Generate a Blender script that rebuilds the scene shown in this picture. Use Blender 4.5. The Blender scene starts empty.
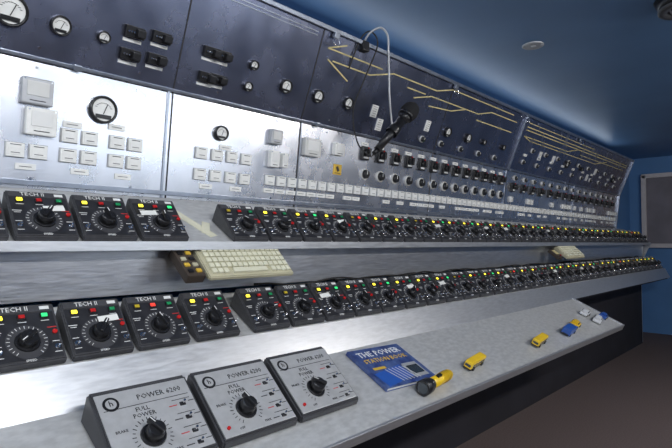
import bpy, bmesh, math, random
from mathutils import Vector, Matrix
random.seed(7)
S=1.4      # metres per layout unit
ZB=0.75    # eye height in layout units (floor at -0.75)
# ---------------------------------------------------------------- materials
def mat(name,col,rough=.5,metal=0.,emit=0.,var=0.,scale=20.,stretch=(1,1,1),bump=0.,rvar=0.,col2=None,alpha=1.,coat=0.,trans=0.):
    m=bpy.data.materials.new(name); m.use_nodes=True
    nt=m.node_tree; N=nt.nodes; L=nt.links
    b=N['Principled BSDF']
    b.inputs['Roughness'].default_value=rough; b.inputs['Metallic'].default_value=metal
    b.inputs['Coat Weight'].default_value=coat
    b.inputs['Transmission Weight'].default_value=trans
    tc=N.new('ShaderNodeTexCoord'); mp=N.new('ShaderNodeMapping'); mp.inputs['Scale'].default_value=stretch
    nz=N.new('ShaderNodeTexNoise'); nz.inputs['Scale'].default_value=scale; nz.inputs['Detail'].default_value=6
    L.new(tc.outputs['Object'],mp.inputs['Vector']); L.new(mp.outputs['Vector'],nz.inputs['Vector'])
    c2=col2 or tuple(max(0,c*(1-var)) for c in col)
    cr=N.new('ShaderNodeValToRGB'); cr.color_ramp.elements[0].position=.35; cr.color_ramp.elements[1].position=.65
    cr.color_ramp.elements[0].color=(*c2,1); cr.color_ramp.elements[1].color=(*col,1)
    L.new(nz.outputs['Fac'],cr.inputs['Fac']); L.new(cr.outputs['Color'],b.inputs['Base Color'])
    if rvar:
        mr=N.new('ShaderNodeMapRange'); mr.inputs['From Min'].default_value=.3; mr.inputs['From Max'].default_value=.7
        mr.inputs['To Min'].default_value=rough-rvar; mr.inputs['To Max'].default_value=rough+rvar
        L.new(nz.outputs['Fac'],mr.inputs['Value']); L.new(mr.outputs['Result'],b.inputs['Roughness'])
    if bump:
        bp=N.new('ShaderNodeBump'); bp.inputs['Strength'].default_value=bump; bp.inputs['Distance'].default_value=.002
        L.new(nz.outputs['Fac'],bp.inputs['Height']); L.new(bp.outputs['Normal'],b.inputs['Normal'])
    if emit:
        b.inputs['Emission Color'].default_value=(*col,1); b.inputs['Emission Strength'].default_value=emit
    return m
ALU=mat('brushed_aluminium',(.62,.63,.66),.34,.85,var=.16,scale=22,stretch=(.8,9,9),bump=.08,rvar=.06)
STEEL=mat('scratched_steel_panel',(.74,.76,.82),.27,.92,var=.12,scale=10,stretch=(1.2,.8,1.),bump=.03,rvar=.045)
DSTEEL=mat('dark_steel_panel',(.235,.255,.35),.26,.88,var=.16,scale=8,stretch=(1.2,.8,1.),bump=.03,rvar=.045)
SHELF=mat('worn_aluminium_shelf',(.68,.68,.67),.44,.45,var=.18,scale=40,stretch=(.9,1.8,1.8),bump=.10,rvar=.08)
RAIL=mat('rail_aluminium',(.58,.59,.61),.36,.75,var=.14,scale=34,stretch=(.7,4,4),bump=.06,rvar=.06)
SEAM=mat('seam_black',(.02,.02,.025),.6)
TRIM=mat('frame_trim',(.42,.46,.54),.30,.85,var=.2)
KNEE=mat('dark_kneewall',(.018,.016,.022),.8,var=.3,scale=6)
BLACK=mat('black_plastic',(.012,.012,.014),.35,var=.2)
CASE=mat('controller_case',(.060,.060,.065),.45,var=.25,scale=60,bump=.1)
FACE=mat('controller_face',(.028,.028,.032),.36,var=.3,scale=40)
DIAL=mat('dial_plate',(.055,.055,.06),.4,var=.2)
WHITE=mat('white_print',(.75,.75,.73),.5,var=.05)
PLATE=mat('white_label_plate',(.82,.82,.79),.35,var=.08,scale=60)
GREY=mat('grey_device',(.42,.43,.45),.4,.3,var=.15)
LGREY=mat('light_grey_device',(.62,.62,.60),.45,var=.1)
CHROME=mat('chrome',(.8,.8,.82),.15,1.)
CREAM=mat('cream_track_tape',(.66,.56,.27),.55,var=.2)
LEDR=mat('led_red',(.50,.02,.02),.25,var=.1); LEDRO=mat('led_red_lit',(1.,.06,.04),.3,emit=.6)
LEDG=mat('led_green',(.02,.28,.10),.25,var=.1); LEDGO=mat('led_green_lit',(.05,.9,.25),.3,emit=.4)
LEDY=mat('led_yellow',(.48,.36,.03),.25,var=.1); LEDYO=mat('led_yellow_lit',(1.,.82,.05),.3,emit=1.8)
REDP=mat('red_print',(.5,.03,.03),.5)
YEL=mat('yellow_plastic',(.85,.55,.02),.35,var=.1); YELS=mat('yellow_sticker',(.70,.45,.05),.5,var=.2)
KEYB=mat('keyboard_beige',(.50,.47,.33),.5,var=.12); KEYC=mat('key_cream',(.72,.70,.53),.45,var=.08)
PFACE=mat('power_unit_face',(.55,.55,.55),.34,.4,var=.1,scale=50)
PCASE=mat('power_unit_case',(.045,.045,.05),.5,var=.2)
BLUEW=mat('blue_wall_paint',(.09,.225,.46),.6,var=.12,scale=3,bump=.05)
BLUEC=mat('blue_ceiling_paint',(.11,.215,.39),.42,var=.10,scale=2.5,bump=.06)
CARP=mat('brown_carpet_floor',(.150,.110,.102),.95,var=.30,scale=120,bump=.5)
DOORM=mat('door_pale',(.60,.56,.56),.5,var=.08); DOORB=mat('door_brown',(.30,.14,.07),.5,var=.3,scale=8,stretch=(6,1,1)); DOORD=mat('door_dim_panel',(.20,.185,.21),.5,var=.2,scale=5)
BOOKC=mat('book_cover_blue',(.02,.04,.16),.3,col2=(.08,.13,.30),scale=35,coat=.4)
PAPER=mat('paper',(.78,.78,.74),.6,var=.05)
CBLUE=mat('toy_blue',(.02,.09,.38),.35); CWHITE=mat('toy_white',(.65,.66,.68),.35); GLASSD=mat('toy_window',(.03,.04,.05),.1)
RUBBER=mat('rubber',(.015,.015,.015),.7)
FOAM=mat('microphone_foam',(.010,.010,.012),.9,var=.4,scale=200,bump=.6)
BROWNB=mat('brown_case',(.06,.045,.035),.5,var=.2)
LAMPW=mat('lamp_diffuser',(.9,.95,1.),.5,emit=4.)
GLOWP=mat('reflection_pane',(.85,.93,1.),.3,emit=3.4)  # glow of the added window that the steel reflects

# ---------------------------------------------------------------- builders
def T(x,y,z): return Matrix.Translation((x,y,z))
def frame(o,up,x=(1,0,0)):
    X=Vector(x).normalized(); Uv=Vector(up).normalized(); n=X.cross(Uv)
    M=Matrix.Identity(4)
    for i,c in enumerate((X,Uv,n)):
        for r in range(3): M[r][i]=c[r]
    M.translation=Vector(o); return M
class MB:
    def __init__(s): s.bm=bmesh.new(); s.mats=[]
    def mi(s,m):
        if m not in s.mats: s.mats.append(m)
        return s.mats.index(m)
    def _merge(s,b,m,M,smooth=False):
        i=s.mi(m)
        for f in b.faces: f.material_index=i; f.smooth=smooth
        if M is not None: b.transform(M)
        me=bpy.data.meshes.new('t'); b.to_mesh(me); b.free(); s.bm.from_mesh(me); bpy.data.meshes.remove(me)
    def box(s,c,d,m,M=None,bev=0.,rot=None):
        b=bmesh.new(); bmesh.ops.create_cube(b,size=1,matrix=Matrix.Diagonal((*d,1)))
        if bev: bmesh.ops.bevel(b,geom=b.edges[:],offset=bev,segments=2,affect='EDGES',profile=.6)
        if rot is not None: b.transform(rot)
        b.transform(T(*c)); s._merge(b,m,M)
    def cyl(s,c,r,h,m,M=None,seg=20,r2=None,rot=None,smooth=True):
        b=bmesh.new(); bmesh.ops.create_cone(b,cap_ends=True,segments=seg,radius1=r,radius2=r if r2 is None else r2,depth=h,matrix=T(0,0,h/2))
        if rot is not None: b.transform(rot)
        b.transform(T(*c)); i=s.mi(m)
        for f in b.faces: f.material_index=i; f.smooth=smooth and len(f.verts)==4
        if M is not None: b.transform(M)
        me=bpy.data.meshes.new('t'); b.to_mesh(me); b.free(); s.bm.from_mesh(me); bpy.data.meshes.remove(me)
    def ring(s,c,r0,r1,h,m,M=None,seg=24):
        b=bmesh.new(); vs=[]
        for k in range(seg):
            a=2*math.pi*k/seg; ca,sa=math.cos(a),math.sin(a)
            vs.append([b.verts.new((r*ca,r*sa,z)) for r,z in ((r1,0),(r1,h*.7),((r1*.7+r0*.3),h),(r0,h*.8),(r0,0))])
        for k in range(seg):
            p,q=vs[k],vs[(k+1)%seg]
            for j in range(4): b.faces.new((p[j],q[j],q[j+1],p[j+1]))
        b.transform(T(*c)); s._merge(b,m,M,True)
    def sph(s,c,r,m,M=None,sc=(1,1,1),seg=16):
        b=bmesh.new(); bmesh.ops.create_uvsphere(b,u_segments=seg,v_segments=seg//2+2,radius=r,matrix=T(*c)@Matrix.Diagonal((*sc,1)))
        s._merge(b,m,M,True)
    def prism(s,prof,x0,x1,m,M=None,bev=0.):
        b=bmesh.new(); A=[b.verts.new((x0,y,z)) for y,z in prof]; B=[b.verts.new((x1,y,z)) for y,z in prof]
        n=len(prof); b.faces.new(A); b.faces.new(B[::-1])
        for k in range(n): b.faces.new((A[k],B[k],B[(k+1)%n],A[(k+1)%n]))
        bmesh.ops.recalc_face_normals(b,faces=b.faces[:])
        if bev: bmesh.ops.bevel(b,geom=b.edges[:],offset=bev,segments=2,affect='EDGES')
        s._merge(b,m,M)
    def tube(s,pts,r,m,M=None,seg=8,smoothn=8):
        P=[Vector(p) for p in pts]; Q=[]
        for i in range(len(P)-1):
            p0=P[max(i-1,0)];p1=P[i];p2=P[i+1];p3=P[min(i+2,len(P)-1)]
            for k in range(smoothn):
                t=k/smoothn
                Q.append(.5*((2*p1)+(p2-p0)*t+(2*p0-5*p1+4*p2-p3)*t*t+(3*p1-p0-3*p2+p3)*t**3))
        Q.append(P[-1]); b=bmesh.new(); R=[]
        for i,q in enumerate(Q):
            d=(Q[min(i+1,len(Q)-1)]-Q[max(i-1,0)]).normalized()
            rot=d.to_track_quat('Z','Y').to_matrix()
            R.append([b.verts.new(q+rot@Vector((r*math.cos(a*2*math.pi/seg),r*math.sin(a*2*math.pi/seg),0))) for a in range(seg)])
        for i in range(len(R)-1):
            for k in range(seg): b.faces.new((R[i][k],R[i][(k+1)%seg],R[i+1][(k+1)%seg],R[i+1][k]))
        b.faces.new(R[0][::-1]); b.faces.new(R[-1]); s._merge(b,m,M,True)
    def text(s,txt,c,size,m,M=None,align='CENTER',ext=.0003):
        cu=bpy.data.curves.new('tx','FONT'); cu.body=txt; cu.size=size; cu.align_x=align; cu.align_y='CENTER'; cu.resolution_u=1; cu.extrude=ext
        ob=bpy.data.objects.new('tx',cu); bpy.context.scene.collection.objects.link(ob)
        dg=bpy.context.evaluated_depsgraph_get(); dg.update()
        me=bpy.data.meshes.new_from_object(ob.evaluated_get(dg)); bpy.data.objects.remove(ob); bpy.data.curves.remove(cu)
        b=bmesh.new(); b.from_mesh(me); bpy.data.meshes.remove(me); b.transform(T(*c)); s._merge(b,m,M)
    def mesh(s,name):
        s.bm.transform(Matrix.Scale(S,4)); me=bpy.data.meshes.new(name); s.bm.to_mesh(me); s.bm.free()
        for m in s.mats: me.materials.append(m)
        return me
def place(name,me,M=Matrix.Identity(4)):
    ob=bpy.data.objects.new(name,me); bpy.context.scene.collection.objects.link(ob)
    W=M.copy(); t=W.translation; W.translation=Vector((t.x*S,t.y*S,(t.z+ZB)*S)); ob.matrix_world=W; return ob
def slabM(mb,x0,x1,a,b,th,m,bev=0.):
    F=frame((0,a[0],a[1]),(0,b[0]-a[0],b[1]-a[1])); L=math.hypot(b[0]-a[0],b[1]-a[1])
    mb.box(((x0+x1)/2,L/2,-th/2),(x1-x0,L,th),m,F,bev)

# ---------------------------------------------------------------- room
XL,XR,YF,YB,ZC,ZF=-1.6,5.0,-1.7,1.2,.72,-.75
def room(name,c,d,m):
    mb=MB(); mb.box((0,0,0),d,m); place(name,mb.mesh(name),T(*c))
th=.06
room('floor',((XL+XR)/2,(YF+YB)/2,ZF-th/2),(XR-XL+.2,YB-YF+.2,th),CARP)
room('ceiling',((XL+XR)/2,(YF+YB)/2,ZC+th/2),(XR-XL+.2,YB-YF+.2,th),BLUEC)
room('wall_back',((XL+XR)/2,YB+th/2,(ZC+ZF)/2),(XR-XL,th,ZC-ZF),BLUEW)
room('wall_front',((XL+XR)/2,YF-th/2,(ZC+ZF)/2),(XR-XL,th,ZC-ZF),BLUEW)
room('wall_right',(XR+th/2,(YF+YB)/2,(ZC+ZF)/2),(th,YB-YF,ZC-ZF),BLUEW)
room('wall_left',(XL-th/2,(YF+YB)/2,(ZC+ZF)/2),(th,YB-YF,ZC-ZF),BLUEW)
# framed window hatch in the far wall
mb=MB(); W=.55; H=.56
mb.box((0,0,0),(.012,W,H),DOORD); mb.box((-.008,-.06,0),(.008,.012,H),DOORM)
mb.box((-.01,.02,-.02),(.01,.09,H*.8),DOORB,bev=.002)
for sy in (-1,1): mb.box((-.01,sy*(W/2+.012),0),(.035,.035,H+.04),DOORM,bev=.003)
for sz in (-1,1): mb.box((-.01,0,sz*(H/2+.012)),(.035,W+.05,.035),DOORM,bev=.003)
place('window_1',mb.mesh('window_1'),T(XR-.008,.80,.27))
# unseen glowing window added in the front wall for highlights on the steel panels
mb=MB(); W=1.45; H=.56
mb.box((0,0,0),(W,.01,H),GLOWP)
for sx in (-1,0,1): mb.box((sx*(W/2+.015*abs(sx)),.008,0),(.03,.03,H+.06),DOORM,bev=.003)
for sz in (-1,1): mb.box((0,.008,sz*(H/2+.015)),(W+.06,.03,.03),DOORM,bev=.003)
place('reflection_window',mb.mesh('reflection_window'),T(1.95,YF+.006,.24))
# ---------------------------------------------------------------- console
X0,X1=-1.3,4.25
UP0,UP1=(1.09,.354),(1.09-.265*.372,.354+.265*.928)
LP0,LP1=(1.12,.105),(1.09,.354)
UPF=frame((0,)+UP0,(0,UP1[0]-UP0[0],UP1[1]-UP0[1])); LPF=frame((0,)+LP0,(0,LP1[0]-LP0[0],LP1[1]-LP0[1]))
BDF=frame((0,.62,-.345),(0,.2,.095)); HU=.265; HL=.2508
TSF=frame((0,.94,0.),(0,math.cos(math.radians(30)),.5))
LSF=frame((0,.852,-.187),(0,math.cos(math.radians(30)),.5))
mb=MB()
slabM(mb,X0,X1,UP0,UP1,.012,DSTEEL); slabM(mb,X0,X1,LP0,LP1,.012,STEEL)
mb.box(((X0+X1)/2,HU,.002),(X1-X0,.012,.014),TRIM,UPF,.002)
mb.box(((X0+X1)/2,0.0,.003),(X1-X0,.007,.008),TRIM,UPF,.001)
mb.box(((X0+X1)/2,-.006,.001),(X1-X0,.002,.004),SEAM,UPF)
mb.box(((X0+X1)/2,.012,.003),(X1-X0,.010,.008),TRIM,LPF,.001)
for x in (-.55,.02,.615,1.02,1.72,2.37,3.2):
    mb.box((x,HU/2,.0003),(.003,HU,.002),SEAM,UPF)
    mb.box((x,HL/2,.0003),(.003,HL,.002),SEAM,LPF)
for x in (.61,1.03,2.37,3.3):
    mb.box((x-.006,HL/2,.001),(.005,HL,.003),TRIM,LPF)
mb.box((2.37,HU/2,.004),(.012,HU,.012),TRIM,UPF,.002)
mb.box((X1-.01,HU/2,.004),(.014,HU,.012),TRIM,UPF,.002); mb.box((X1-.01,HL/2,.004),(.014,HL,.012),TRIM,LPF,.002)
for F,h in ((UPF,HU),(LPF,HL)):
    x=X0+.03
    while x<X1:
        for y in (.020,h-.018): mb.cyl((x,y,0),.0028,.002,CHROME,F,seg=8)
        x+=.2
for x in (.38,1.06,1.72,2.37,3.1):
    mb.box((x,HU-.012,.010),(.022,.016,.010),TRIM,UPF,.002); mb.tube([(x-.008,HU-.02,.014),(x-.012,HU-.035,.02),(x+.012,HU-.035,.02),(x+.008,HU-.02,.014)],.0016,CHROME,UPF)
    mb.box((x+.02,.0,.010),(.016,.012,.008),TRIM,UPF,.002)
mb.prism([(0,0),(0,-.006),(.215,-.006),(.215,0)],X0,4.42,SHELF,TSF)
mb.prism([(0,0),(0,-.006),(.15,-.006),(.15,0)],X0,4.42,SHELF,LSF)
mb.prism([(.932,.003),(.932,-.014),(.985,-.014),(.985,-.008),(.94,-.005),(.945,.003)],X0,4.45,RAIL,None,.001)
slabM(mb,X0,4.42,(.982,-.10),(.977,-.012),.008,ALU)
mb.prism([(.85,-.186),(.818,-.252),(.826,-.254),(.858,-.192)],X0,4.48,RAIL,None,.0008)
mb.prism([(0,0),(0,-.008),(.225,-.008),(.225,0)],X0,2.43,SHELF,BDF)
mb.prism([(-.006,.004),(-.006,-.020),(0,-.020),(0,.004)],X0,2.43,RAIL,BDF,.001)
mb.prism([(-.006,.004),(-.006,-.02),(.225,-.02),(.225,.004)],2.43,2.438,RAIL,BDF)
for x in (X0-.012,X1-.002):
    mb.prism([(1.0,.61),(1.085,.354),(1.115,.105),(1.12,.0),(1.18,.0),(1.18,.58)],x,x+.014,TRIM)
for x in (X0-.012,4.45):
    mb.prism([(.932,.0),(1.12,.108),(1.18,.10),(1.18,-.745),(1.0,-.745),(1.0,-.26),(.825,-.26),(.85,-.19),(.98,-.11)],x,x+.014,RAIL)
mb.box(((X0+4.45)/2,1.01,-.50),(4.45-X0,.02,.50),KNEE)
mb.prism([(.83,-.256),(1.02,-.256),(1.02,-.262),(.83,-.262)],X0,4.45,KNEE)
for x in (-1.0,0.3,1.6,2.4):
    mb.prism([(.64,-.352),(1.0,-.26),(1.0,-.50)],x,x+.02,KNEE)
def strip(p,q,w,m,F=UPF,z=.001,hh=.002):
    p=Vector(p);q=Vector(q);d=q-p;a=math.atan2(d.y,d.x)
    mb.box(((p.x+q.x)/2,(p.y+q.y)/2,z),(d.length,w,hh),m,F,rot=Matrix.Rotation(a,4,'Z'))
for h in (.245,.236): strip((-1.2,h),(1.0,h),.0025,TRIM)
for p,q in [((1.05,.215),(1.30,.215)),((1.06,.185),(1.16,.145)),((1.08,.185),(1.25,.185)),((1.25,.185),(1.36,.215)),((1.36,.215),(1.62,.215)),
            ((1.45,.19),(1.56,.19)),((1.50,.165),(1.60,.19)),((1.60,.19),(1.95,.19)),((1.62,.215),(1.72,.24)),((1.72,.24),(2.25,.24)),
            ((1.75,.165),(1.85,.19)),((1.60,.155),(1.75,.165)),((1.95,.19),(2.05,.215)),((2.05,.215),(2.3,.215)),((1.95,.165),(2.28,.165)),
            ((1.12,.24),(1.05,.215))]: strip(p,q,.0040,CREAM)
for h in (.215,.200): strip((2.42,h),(4.15,h),.0045,CREAM)
for p,q in [((2.42,.17),(3.0,.17)),((3.0,.17),(3.15,.2)),((2.5,.155),(3.5,.155)),((3.5,.155),(3.7,.19)),((3.2,.175),(4.1,.175)),((2.42,.235),(3.4,.235)),((2.42,.17),(2.5,.155))]: strip(p,q,.0035,CREAM)
# wiring loom lying in the channel behind the lower controllers
def loom(x0,x1,r,ph):
    pts=[]; x=x0
    while x<=x1: pts.append((x,.955+.008*math.sin(x*17+ph),-.098+.006*math.sin(x*23+ph)*math.sin(x*5))); x+=.05
    mb.tube(pts,r,RUBBER,smoothn=3,seg=6)
loom(.75,4.2,.0028,0); loom(1.0,3.8,.0022,1.7)
place('control_console',mb.mesh('control_console'))

# ---------------------------------------------------------------- panel devices
def meter(r,face=PLATE,rim=BLACK):
    mb=MB()
    mb.ring((0,0,0),r*.82,r,.012,rim); mb.cyl((0,0,0),r*.84,.006,face,seg=24)
    for k in range(9):
        a=math.radians(150-k*15); 
        mb.box((math.cos(a)*r*.62,math.sin(a)*r*.62-r*.15,.0065),(r*.14,r*.035,.0006),BLACK)
    mb.box((r*.12,r*.05,.0075),(r*.05,r*.8,.0008),BLACK,rot=Matrix.Rotation(-.35,4,'Z'))
    mb.box((0,-r*.5,.007),(r*1.1,r*.28,.003),BLACK)
    return mb.mesh('analog_meter')
M_big=meter(.029); M_mid=meter(.019); M_small=meter(.0125)
for x,h,me in [(.275,.073,M_big),(.36,.071,M_mid),(.05,.073,M_mid),(-.2,.073,M_big),(.442,.072,M_small),(.815,.108,M_small),(.812,.053,M_small),(.933,.08,M_mid),(1.057,.078,M_mid),(1.186,.083,M_mid),
               (1.769,.085,M_mid),(1.93,.085,M_mid),(2.065,.088,M_small),(2.25,.09,M_small),(3.05,.10,M_mid),(3.3,.1,M_small),(3.95,.092,M_mid)]:
    place('analog_meter',me,UPF@T(x,h,0))
for x,h,me in [(.458,.176,M_big),(.752,.172,M_mid)]: place('analog_meter',me,LPF@T(x,h,0))
def plug():
    mb=MB(); mb.box((0,0,.006),(.042,.024,.012),BLACK,bev=.002); mb.box((.008,0,.018),(.018,.016,.016),BLACK,bev=.002)
    for k in range(3): mb.cyl((-.016+k*.006,0,.012),.002,.006,CHROME,seg=8)
    mb.box((0,-.018,.001),(.04,.007,.002),PLATE); return mb.mesh('plug_socket')
me=plug()
for x,h in [(.501,.099),(.561,.105),(.499,.052),(.559,.057),(.688,.107),(.72,.107),(.689,.048),(.72,.05),(-.05,.1),(-.12,.1)]: place('plug_socket',me,UPF@T(x,h,0))
def plate(w,h,m=PLATE):
    mb=MB(); mb.box((0,0,.0015),(w,h,.003),m,bev=.0006)
    n=max(1,int(h/.007))
    for k in range(n): mb.box((random.uniform(-.05,.05)*w,(k-(n-1)/2)*h/(n+.5),.0034),(w*.6,.0011,.0005),SEAM)
    return mb.mesh('label_plate')
def pair(w=.031,h=.026):
    mb=MB(); mb.box((0,0,.001),(w+.003,h+.003,.002),GREY)
    mb.box((0,0,.004),(w,h,.006),PLATE,bev=.001); mb.box((0,-.002,.0074),(w*.8,h*.55,.0012),PLATE,bev=.0004)
    mb.box((0,h*.38,.0073),(w*.6,.0014,.0005),SEAM); mb.box((0,-h*.2,.0082),(w*.5,.0011,.0005),SEAM)
    return mb.mesh('indicator_plate')
IP=pair(); LB=plate(.036,.012); LW=plate(.030,.040)
for x in (-1.0,-.9,-.8,-.6,-.5,-.4,-.2,-.1,0,.1,.2,.300,.340,.395,.435,.492,.532,.70,.745,.79,.835):
    place('indicator_plate',IP,LPF@T(x,.072 if x<.6 else .064,0))
    if abs(x-.3)>.05: place('indicator_plate',IP,LPF@T(x,.112 if x<.6 else .116,0))
for x,h in [(.49,.144),(.51,.040),(.42,.042),(.32,.042),(.72,.036),(.81,.036),(.40,.135),(.77,.138)]: place('label_plate',LB,LPF@T(x,h,0))
x=.92
while x<4.2:
    place('indicator_plate',IP,LPF@T(x,.069,0))
    if random.random()<.55: place('label_plate',LB,LPF@T(x,.040,0))
    if x>2.4 and random.random()<.35: place('indicator_plate',IP,LPF@T(x,.11,0))
    x+=.041
for k,(x,h,w,hh,m) in enumerate([(.33,.186,.055,.05,GREY),(.34,.130,.055,.052,PLATE),(.925,.188,.040,.040,GREY),(.925,.128,.032,.045,PLATE),(1.065,.178,.065,.052,LGREY),(1.18,.188,.045,.038,PLATE),(.962,.128,.02,.04,PLATE)]):
    mb=MB(); mb.box((0,0,.008),(w,hh,.016),m,bev=.003); mb.box((0,hh*.1,.0165),(w*.7,hh*.55,.002),WHITE if m is not GREY else LGREY,bev=.0008)
    mb.box((0,-hh*.35,.0165),(w*.5,.0015,.001),SEAM)
    for sx in (-1,1): mb.cyl((sx*w*.42,hh*.42,.016),.0015,.001,CHROME,seg=8)
    place('instrument_box',mb.mesh('instrument_box'),LPF@T(x,h,0))
mb=MB(); mb.box((0,0,.001),(.036,.032,.002),YELS,bev=.0005); mb.box((0,.002,.0025),(.010,.016,.001),SEAM,rot=Matrix.Rotation(.5,4,'Z')); mb.box((0,-.011,.0025),(.026,.002,.0005),SEAM)
place('warning_sticker',mb.mesh('warning_sticker'),LPF@T(1.19,.126,0))
for x,h in [(1.318,.083),(1.63,.086),(1.36,.045),(2.67,.105),(2.85,.105),(3.56,.109),(3.45,.06)]: place('label_plate',LW,UPF@T(x,h,0))
def rot_switch():
    mb=MB(); mb.box((0,.004,.006),(.036,.044,.012),BLACK,bev=.003); mb.cyl((0,.006,.012),.013,.010,BLACK,r2=.011); mb.box((0,.006,.026),(.007,.026,.010),BLACK,bev=.002)
    mb.box((0,-.010,.0125),(.024,.006,.001),WHITE); mb.sph((.010,.022,.012),.003,LEDR); return mb.mesh('rotary_switch')
def pknob(r=.018):
    mb=MB(); mb.ring((0,0,0),r*.85,r*1.05,.006,LGREY); mb.cyl((0,0,0),r*.86,.014,BLACK,r2=r*.72); mb.box((0,r*.3,.0145),(.002,r*.6,.001),WHITE); return mb.mesh('selector_knob')
RS=rot_switch(); PK=pknob(); PK2=pknob(.012)
x=1.31
while x<2.36:
    place('rotary_switch',RS,LPF@T(x,.188,0)); place('selector_knob',PK,LPF@T(x+.012,.124,0)); place('label_plate',LB,LPF@T(x,.222,0))
    x+=.083
x=2.44
while x<4.15:
    place('rotary_switch',RS,LPF@T(x,.165,0)); place('selector_knob',PK2,LPF@T(x+.02,.215,0)); x+=.115
x=2.5
while x<4.1:
    place('selector_knob',PK2,UPF@T(x,.05,0)); place('selector_knob',PK2,UPF@T(x+.06,.115,0)); place('label_plate',LB,UPF@T(x,.085,0)); x+=.17
for x in (1.62,1.75,1.9,2.05,2.2): place('selector_knob',PK2,UPF@T(x,.035,0))

# ---------------------------------------------------------------- throttle controllers
def controller(lit,ang,wht):
    mb=MB(); w=.098
    mb.prism([(0,0),(0,.012),(.10,.045),(.10,0)],-w/2,w/2,CASE,None,.0022)
    Ff=frame((0,0,.012),(0,.10,.033))
    mb.box((0,.046,.0003),(w-.008,.084,.0016),FACE,Ff,.0005)
    mb.box((0,.0955,.0006),(w-.008,.0125,.0016),CASE,Ff,.0004)
    mb.text('TECH II',(-.008,.0955,.0018),.0115,WHITE,Ff)
    mb.box((.034,.0955,.0016),(.014,.006,.0006),WHITE,Ff)
    for k,(x,off,on) in enumerate(((-.031,LEDY,LEDYO),(-.001,LEDR,LEDRO),(.031,LEDG,LEDGO))):
        mt=on if k in lit else off
        mb.box((x,.080,.0018),(.012,.0090,.003),BLACK,Ff,.0006); mb.box((x,.080,.0042),(.0088,.0062,.0026),mt,Ff,.0008)
        mb.box((x,.0715,.0013),(.012,.0009,.0004),WHITE,Ff)
    mb.cyl((0,.036,.0008),.0290,.0008,DIAL,Ff,seg=32)
    for k in range(21):
        a=math.radians(-140+14*k); 
        mb.box((math.sin(a)*.0255,.036+math.cos(a)*.0255,.0019),(.0008,.0034 if k%2 else .0050,.0004),WHITE,Ff,rot=Matrix.Rotation(-a,4,'Z'))
    mb.cyl((0,.036,.0016),.0180,.003,BLACK,Ff,r2=.0170); mb.cyl((0,.036,.0046),.0135,.013,BLACK,Ff,r2=.0115)
    K=Ff@T(0,.036,.0175)@Matrix.Rotation(ang,4,'Z'); mb.box((0,.003,.001),(.0065,.028,.009),BLACK,K,.0016); mb.box((0,.011,.0057),(.0014,.009,.0005),WHITE,K)
    for x,y in ((-.039,.022),(.039,.022)):
        mb.cyl((x,y,.001),.0042,.0018,CHROME,Ff,seg=12); mb.cyl((x,y,.002),.0016,.010,CHROME,Ff,seg=8,rot=Matrix.Rotation(.35,4,'X'))
        mb.box((x,y-.009,.0013),(.010,.0010,.0004),WHITE,Ff); mb.box((x,y+.010,.0013),(.010,.0010,.0004),WHITE,Ff)
    mb.cyl((.040,.048,.001),.0036,.004,LEDR,Ff,seg=12); mb.box((.038,.058,.0013),(.013,.0016,.0004),REDP,Ff)
    mb.box((-.038,.056,.0013),(.014,.0012,.0004),WHITE,Ff); mb.box((-.038,.052,.0013),(.010,.0010,.0004),WHITE,Ff)
    mb.text('SPEED',(0,.0035,.0013),.0055,WHITE,Ff)
    if wht: mb.box((wht*.02,.062,.0030),(.034,.012,.0006),PAPER,Ff,rot=Matrix.Rotation(.06,4,'Z'))
    return mb.mesh('throttle_controller')
V=[controller(l,a,w) for l,a,w in [((0,),.2,0),((0,),-.6,1),((),.9,0),((0,2),-.1,-1),((1,),.4,0),((0,2),2.2,0),((0,),-1.4,0)]]
p=.107
top=[.20-p*k for k in range(13)][::-1]+[.306,.412,.520]; x=.729
while x<4.37: top.append(x); x+=p
seq=[0,3,2,6,5,1,4,0,6,2,3,0,5,1]
for i,x in enumerate(top): place('throttle_controller',V[seq[i%14]],TSF@T(x,.002,.0004))
low=[.263-p*k for k in range(1,14)][::-1]+[.258,.365,.472,.584]; x=.718
while x<4.4: low.append(x); x+=p
for i,x in enumerate(low): place('throttle_controller',V[seq[(i+5)%14]],LSF@T(x,.002,.0004))

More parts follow.
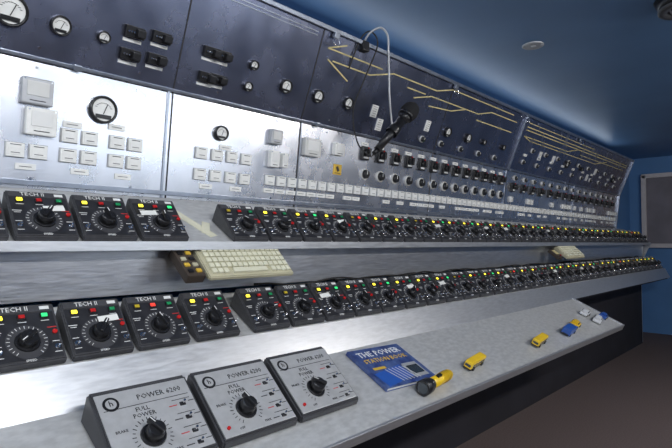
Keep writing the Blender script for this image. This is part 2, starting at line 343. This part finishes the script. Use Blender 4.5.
# ---------------------------------------------------------------- power units on the board
def power_unit(ang):
    mb=MB(); w=.154
    mb.prism([(0,0),(0,.016),(.128,.052),(.134,.048),(.134,0)],-w/2,w/2,PCASE,None,.003)
    Ff=frame((0,0,.016),(0,.128,.036)); 
    mb.box((0,.066,.0004),(w-.010,.122,.0022),PFACE,Ff,.0008)
    mb.cyl((-.053,.108,.0012),.0118,.0008,BLACK,Ff); mb.cyl((-.053,.108,.0018),.0080,.0006,PFACE,Ff); mb.text('h',(-.053,.1085,.0027),.013,BLACK,Ff)
    mb.text('POWER 6200',(.022,.110,.0017),.0125,BLACK,Ff)
    mb.box((.0,.0985,.0017),(.132,.0009,.0004),BLACK,Ff)
    mb.text('FULL',(-.012,.090,.0017),.0100,BLACK,Ff); mb.text('POWER',(-.012,.080,.0017),.0100,BLACK,Ff)
    for k in range(21):
        a=math.radians(-140+14*k); mb.box((math.sin(a)*.027-.012,.045+math.cos(a)*.027,.0017),(.0011,.004 if k%2 else .006,.0004),BLACK,Ff,rot=Matrix.Rotation(-a,4,'Z'))
    mb.cyl((-.012,.045,.0015),.019,.003,BLACK,Ff,r2=.018); mb.cyl((-.012,.045,.0045),.0145,.015,BLACK,Ff,r2=.012)
    K=Ff@T(-.012,.045,.0195)@Matrix.Rotation(ang,4,'Z'); mb.box((0,.003,.001),(.007,.030,.010),BLACK,K,.002); mb.box((0,.012,.0063),(.0014,.01,.0004),WHITE,K)
    for y in (.082,.058,.034,.014):
        mb.box((.050,y,.002),(.009,.006,.003),BLACK,Ff,.0006); mb.cyl((.050,y,.003),.0018,.009,CHROME,Ff,seg=8)
        mb.box((.034,y,.0017),(.013,.0014,.0004),REDP if y in(.082,.034) else BLACK,Ff); mb.box((.066,y+.003,.0017),(.010,.0012,.0004),BLACK,Ff)
        mb.box((.050,y+.009,.0017),(.03,.0009,.0004),BLACK,Ff)
    mb.cyl((-.060,.020,.0015),.003,.003,LEDR,Ff,seg=12); mb.text('OFF',(-.036,.014,.0017),.006,BLACK,Ff); mb.text('MAX',(.016,.014,.0017),.006,BLACK,Ff)
    mb.text('BRAKE',(-.052,.062,.0017),.006,BLACK,Ff)
    return mb.mesh('power_controller_unit')
for x,a in ((.384,.5),(.547,.3),(.709,.9)): place('power_controller_unit',power_unit(a),BDF@T(x,.062,.0004))

# ---------------------------------------------------------------- keyboards, handset
def keyboard(w,d,rows,cols):
    mb=MB(); mb.prism([(0,0),(0,.010),(d*.9,.018),(d,.016),(d,0)],-w/2,w/2,KEYB,None,.002)
    Ff=frame((0,0,.010),(0,d*.9,.008)); kw=(w-.016)/cols; kd=(d*.86)/rows
    for r in range(rows):
        c=0
        while c<cols:
            n=1
            if r==0 and 3<=c<cols-4: n=cols-7
            x=-w/2+.008+(c+n/2)*kw
            mb.box((x,.006+(r+.5)*kd,.003),(kw*n*.80,kd*.76,.007),KEYC,Ff,.0012); c+=n
    return mb.mesh('computer_keyboard')
a=math.radians(38)
KF=frame((.698,.893,-.076),(0,math.cos(a),math.sin(a)))
place('computer_keyboard',keyboard(.225,.088,5,15),KF)
KF2=frame((2.70,.893,-.078),(0,math.cos(a),math.sin(a)))
place('computer_keyboard',keyboard(.25,.08,5,14),KF2)
mb=MB(); mb.box((0,.045,.010),(.040,.085,.020),BROWNB,bev=.003)
for r in range(4):
    for c in range(2): mb.box((-.009+c*.018,.016+r*.018,.021),(.011,.009,.004),(BLACK,YELS,KEYB)[(r+c)%3],bev=.001)
mb.tube([(.01,.085,.012),(.02,.10,.02),(.01,.11,.012),(.0,.10,.02)],.0018,YEL)
place('handset_keypad',mb.mesh('handset_keypad'),frame((.555,.893,-.080),(0,math.cos(a),math.sin(a))))
mb=MB(); mb.box((0,.03,.008),(.05,.06,.016),BROWNB,bev=.003); mb.box((0,.035,.017),(.03,.03,.003),CREAM,bev=.001); mb.cyl((.015,.012,.016),.004,.004,LEDR,seg=10)
place('handset_keypad',mb.mesh('handset_keypad'),frame((2.50,.900,-.078),(0,math.cos(a),math.sin(a))))
mb=MB(); mb.box((0,0,.0006),(.022,.12,.0008),KEYC,rot=Matrix.Rotation(.35,4,'Z')); mb.box((.02,-.02,.0012),(.018,.06,.0008),KEYC,rot=Matrix.Rotation(-.5,4,'Z'))
place('masking_tape',mb.mesh('masking_tape'),TSF@T(.625,.085,0))

# ---------------------------------------------------------------- microphone on gooseneck
mb=MB(); tail=Vector((1.240,.985,.285)); head=Vector((1.365,.945,.425)); ax=(head-tail).normalized()
Mm=Matrix.Translation(tail)@ax.to_track_quat('Z','Y').to_matrix().to_4x4(); Lm=(head-tail).length
mb.cyl((0,0,0),.011,Lm*.72,BLACK,Mm,r2=.016); mb.cyl((0,0,Lm*.72),.016,.022,BLACK,Mm,r2=.024,seg=20); mb.cyl((0,0,Lm*.72+.018),.0255,.010,BLACK,Mm)
mb.sph((0,0,Lm*.72+.042),.029,FOAM,Mm,(1,1,1.25)); mb.cyl((0,0,-.018),.007,.02,BLACK,Mm)
c=tail.lerp(head,.45); mb.ring((0,0,Lm*.40),.014,.0195,.030,BLACK,Mm)
mb.tube([(1.185,.995,.595),(1.187,.97,.625),(1.215,.95,.645),(1.243,.945,.628),(1.250,.948,.585),(1.262,.955,.52),(1.268,.958,.45),(1.285,.965,.39),tuple(c)],.0032,GREY)
mb.box((1.185,.995,.59),(.03,.03,.03),BLACK,bev=.003)
mb.tube([tuple(tail-ax*.016),(1.20,.98,.26),(1.165,1.0,.30),(1.17,1.02,.40),(1.21,1.01,.50),(1.225,.97,.60),(1.19,.97,.632),(1.16,.985,.60),(1.15,1.02,.52)],.0022,RUBBER)
place('gooseneck_microphone',mb.mesh('gooseneck_microphone'))

# ---------------------------------------------------------------- things on the board
mb=MB(); mb.box((0,0,.004),(.172,.132,.007),PAPER); mb.box((0,0,.0082),(.176,.136,.0012),BOOKC,bev=.0003); mb.box((0,0,.0003),(.176,.136,.0008),BOOKC); mb.box((-.088,0,.004),(.0015,.136,.008),BOOKC)
z=.0091
mb.text('THE POWER',(0,.046,z),.026,WHITE); mb.text('STATION BOOK',(0,.022,z),.020,YELS)
mb.box((-.03,-.035,z),(.10,.045,.0004),CBLUE,rot=Matrix.Rotation(.15,4,'Z')); mb.box((.05,-.03,z),(.05,.05,.0004),GREY); mb.box((.05,-.03,z+.0003),(.04,.03,.0004),GLASSD)
for k in range(6): mb.box((-.03+k*.012,-.035,z+.0004),(.002,.05,.0004),LGREY,rot=Matrix.Rotation(.4,4,'Z'))
mb.box((-.05,-.005,z+.0001),(.04,.008,.0004),YELS)
place('paperback_book',mb.mesh('paperback_book'),BDF@T(.978,.130,.0012)@Matrix.Rotation(-.06,4,'Z'))
mb=MB(); Rx=Matrix.Rotation(math.pi/2,4,'Y')
mb.cyl((-.02,0,.0175),.0125,.085,YEL,rot=Rx); mb.cyl((-.055,0,.0175),.0175,.022,BLACK,rot=Rx); mb.cyl((-.033,0,.0175),.0175,.016,BLACK,rot=Rx,r2=.0125)
mb.ring((0,0,0),.013,.0176,.004,BLACK,T(-.055,0,.0175)@Matrix.Rotation(-math.pi/2,4,'Y')); mb.cyl((-.057,0,.0175),.0135,.003,GLASSD,rot=Rx)
mb.cyl((.065,0,.0175),.0128,.012,YEL,rot=Rx,r2=.008); mb.box((.01,0,.031),(.018,.008,.006),BLACK,bev=.001)
for k in range(4): mb.ring((0,0,0),.012,.0133,.003,YEL,T(.03+k*.007,0,.0175)@Rx)
place('flashlight',mb.mesh('flashlight'),BDF@T(1.02,.037,.0005)@Matrix.Rotation(.10,4,'Z'))
def vehicle(L,W,H,body,kind):
    mb=MB()
    if kind=='tram':
        mb.box((0,0,H*.5+.004),(L,W,H*.8),body,bev=.004); mb.box((0,0,H*.95),(L*.92,W*.8,H*.14),body,bev=.003)
        for k in range(5): 
            for sy in (-1,1): mb.box(((k-2)*L*.17,sy*W*.5,H*.62),(L*.12,.0012,H*.28),GLASSD)
        for sx in (-1,1): mb.box((sx*L*.5,0,H*.62),(.0012,W*.7,H*.28),GLASSD)
        mb.box((0,0,.006),(L*.96,W*.9,.006),BLACK)
    elif kind=='truck':
        mb.box((L*.33,0,H*.45),(L*.3,W,H*.7),body,bev=.003); mb.box((-L*.15,0,H*.5),(L*.62,W,H*.75),body,bev=.002); mb.box((0,0,.007),(L*.95,W*.8,.004),BLACK)
        mb.box((L*.44,0,H*.6),(.004,W*.8,H*.25),GLASSD)
        for sy in (-1,1): mb.box((L*.36,sy*W*.5,H*.58),(L*.12,.0012,H*.22),GLASSD)
    else:
        mb.box((0,0,H*.35),(L,W,H*.45),body,bev=.004); mb.prism([(-W*.42,H*.5),(-W*.34,H*.95),(W*.34,H*.95),(W*.42,H*.5)],-L*.28,L*.22,body,None,.003)
        for sy in (-1,1): mb.box((-L*.03,sy*W*.39,H*.72),(L*.36,.003,H*.2),GLASSD)
    for sx in (-.3,.3):
        for sy in (-1,1): mb.cyl((sx*L,sy*W*.42,.0055),.0055,.004,RUBBER,rot=Matrix.Rotation(-sy*math.pi/2,4,'X'),seg=14)
    return mb.mesh('toy')
for nm,x,h,L,W,H,m,k,a in [('toy_tram',1.245,.058,.095,.022,.024,YEL,'tram',.12),('toy_tram',1.665,.055,.10,.024,.024,YEL,'tram',.12),
     ('toy_truck',1.93,.055,.10,.030,.032,CBLUE,'truck',.1),('toy_car',2.05,.075,.07,.030,.026,YEL,'car',.1),('toy_car',2.28,.062,.08,.032,.026,CWHITE,'car',.2),('toy_car',2.38,.07,.06,.03,.024,CBLUE,'car',.1),('toy_car',2.28,.115,.07,.03,.024,CWHITE,'car',.1)]:
    place(nm,vehicle(L,W,H,m,k),BDF@T(x,h,.0005)@Matrix.Rotation(a,4,'Z'))
# ---------------------------------------------------------------- ceiling fittings
mb=MB(); mb.ring((0,0,-.001),.028,.038,.006,GREY,Matrix.Rotation(math.pi,4,'X')); mb.cyl((0,0,-.003),.029,.003,GREY); mb.sph((0,0,-.003),.010,GREY,sc=(1,1,.5))
place('ceiling_downlight',mb.mesh('ceiling_downlight'),T(1.856,.75,ZC))
mb=MB(); mb.cyl((0,0,-.03),.07,.03,BLACK,r2=.085); mb.ring((0,0,.028),.05,.075,.01,CASE,Matrix.Rotation(math.pi,4,'X'))
for k in range(6): mb.box((0,-.04+k*.016,-.032),(.09,.004,.003),GREY)
place('ceiling_speaker',mb.mesh('ceiling_speaker'),T(1.80,.27,ZC-.001))
def batten(x,y):
    mb=MB(); mb.box((0,0,-.015),(.9,.10,.03),WHITE,bev=.004); mb.box((0,0,-.034),(.84,.06,.012),LAMPW,bev=.004)
    place('fluorescent_batten',mb.mesh('fluorescent_batten'),T(x,y,ZC-.001))
batten(.3,-.75); batten(-.6,.35); batten(2.4,-.75)
def area(name,loc,tgt,sx,sy,e,col):
    l=bpy.data.lights.new(name,'AREA'); l.shape='RECTANGLE'; l.size=sx*S; l.size_y=sy*S; l.energy=e; l.color=col
    o=bpy.data.objects.new(name,l); bpy.context.scene.collection.objects.link(o)
    o.location=(loc[0]*S,loc[1]*S,(loc[2]+ZB)*S); d=Vector(tgt)-Vector(loc); o.rotation_euler=d.to_track_quat('-Z','Y').to_euler(); return o
area('batten_light',(.3,-.75,.66),(.5,.6,-.1),.84,.06,42,(.97,.98,1.))
area('batten_light.001',(-.6,.35,.66),(.1,.7,-.1),.84,.06,14,(.92,.96,1.))
area('batten_light.002',(2.4,-.75,.66),(2.6,.6,-.1),.84,.06,24,(1.,.95,.9))
area('ceiling_fill_light',(1.6,1.13,.625),(1.6,.4,.72),5.2,.03,5,(.85,.93,1.))  # added strip lamp hidden behind the panel top, lightens the ceiling above it
def fill_uplighter(x,y,e):  # standing lamps added out of view to brighten the ceiling
    mb=MB(); mb.cyl((0,0,0),.11,.02,BLACK); mb.cyl((0,0,.02),.012,.95,BLACK); mb.cyl((0,0,.97),.04,.09,GREY,r2=.12,seg=28); mb.ring((0,0,1.055),.10,.122,.01,CHROME)
    place('fill_uplighter_stand',mb.mesh('fill_uplighter_stand'),T(x,y,ZF+.0005))
    area('uplighter_fill',(x,y,ZF+1.075),(x+.05,y+.35,ZC+.3),.16,.16,e,(.92,.96,1.))
fill_uplighter(.3,-1.1,15); fill_uplighter(3.3,-1.0,6)
w=bpy.data.worlds.new('w'); bpy.context.scene.world=w; w.use_nodes=True; w.node_tree.nodes['Background'].inputs[0].default_value=(.5,.65,1,1); w.node_tree.nodes['Background'].inputs[1].default_value=.1
# ---------------------------------------------------------------- camera
cd=bpy.data.cameras.new('camera'); cd.sensor_width=36; cd.lens=520/672*36; cd.clip_start=.02
co=bpy.data.objects.new('camera',cd); bpy.context.scene.collection.objects.link(co)
al=math.radians(43); pit=math.atan(19/520)
co.location=(0,0,ZB*S); co.rotation_euler=(math.pi/2+pit,0,al-math.pi/2)
bpy.context.scene.camera=co
bpy.context.scene.view_settings.view_transform='Standard'
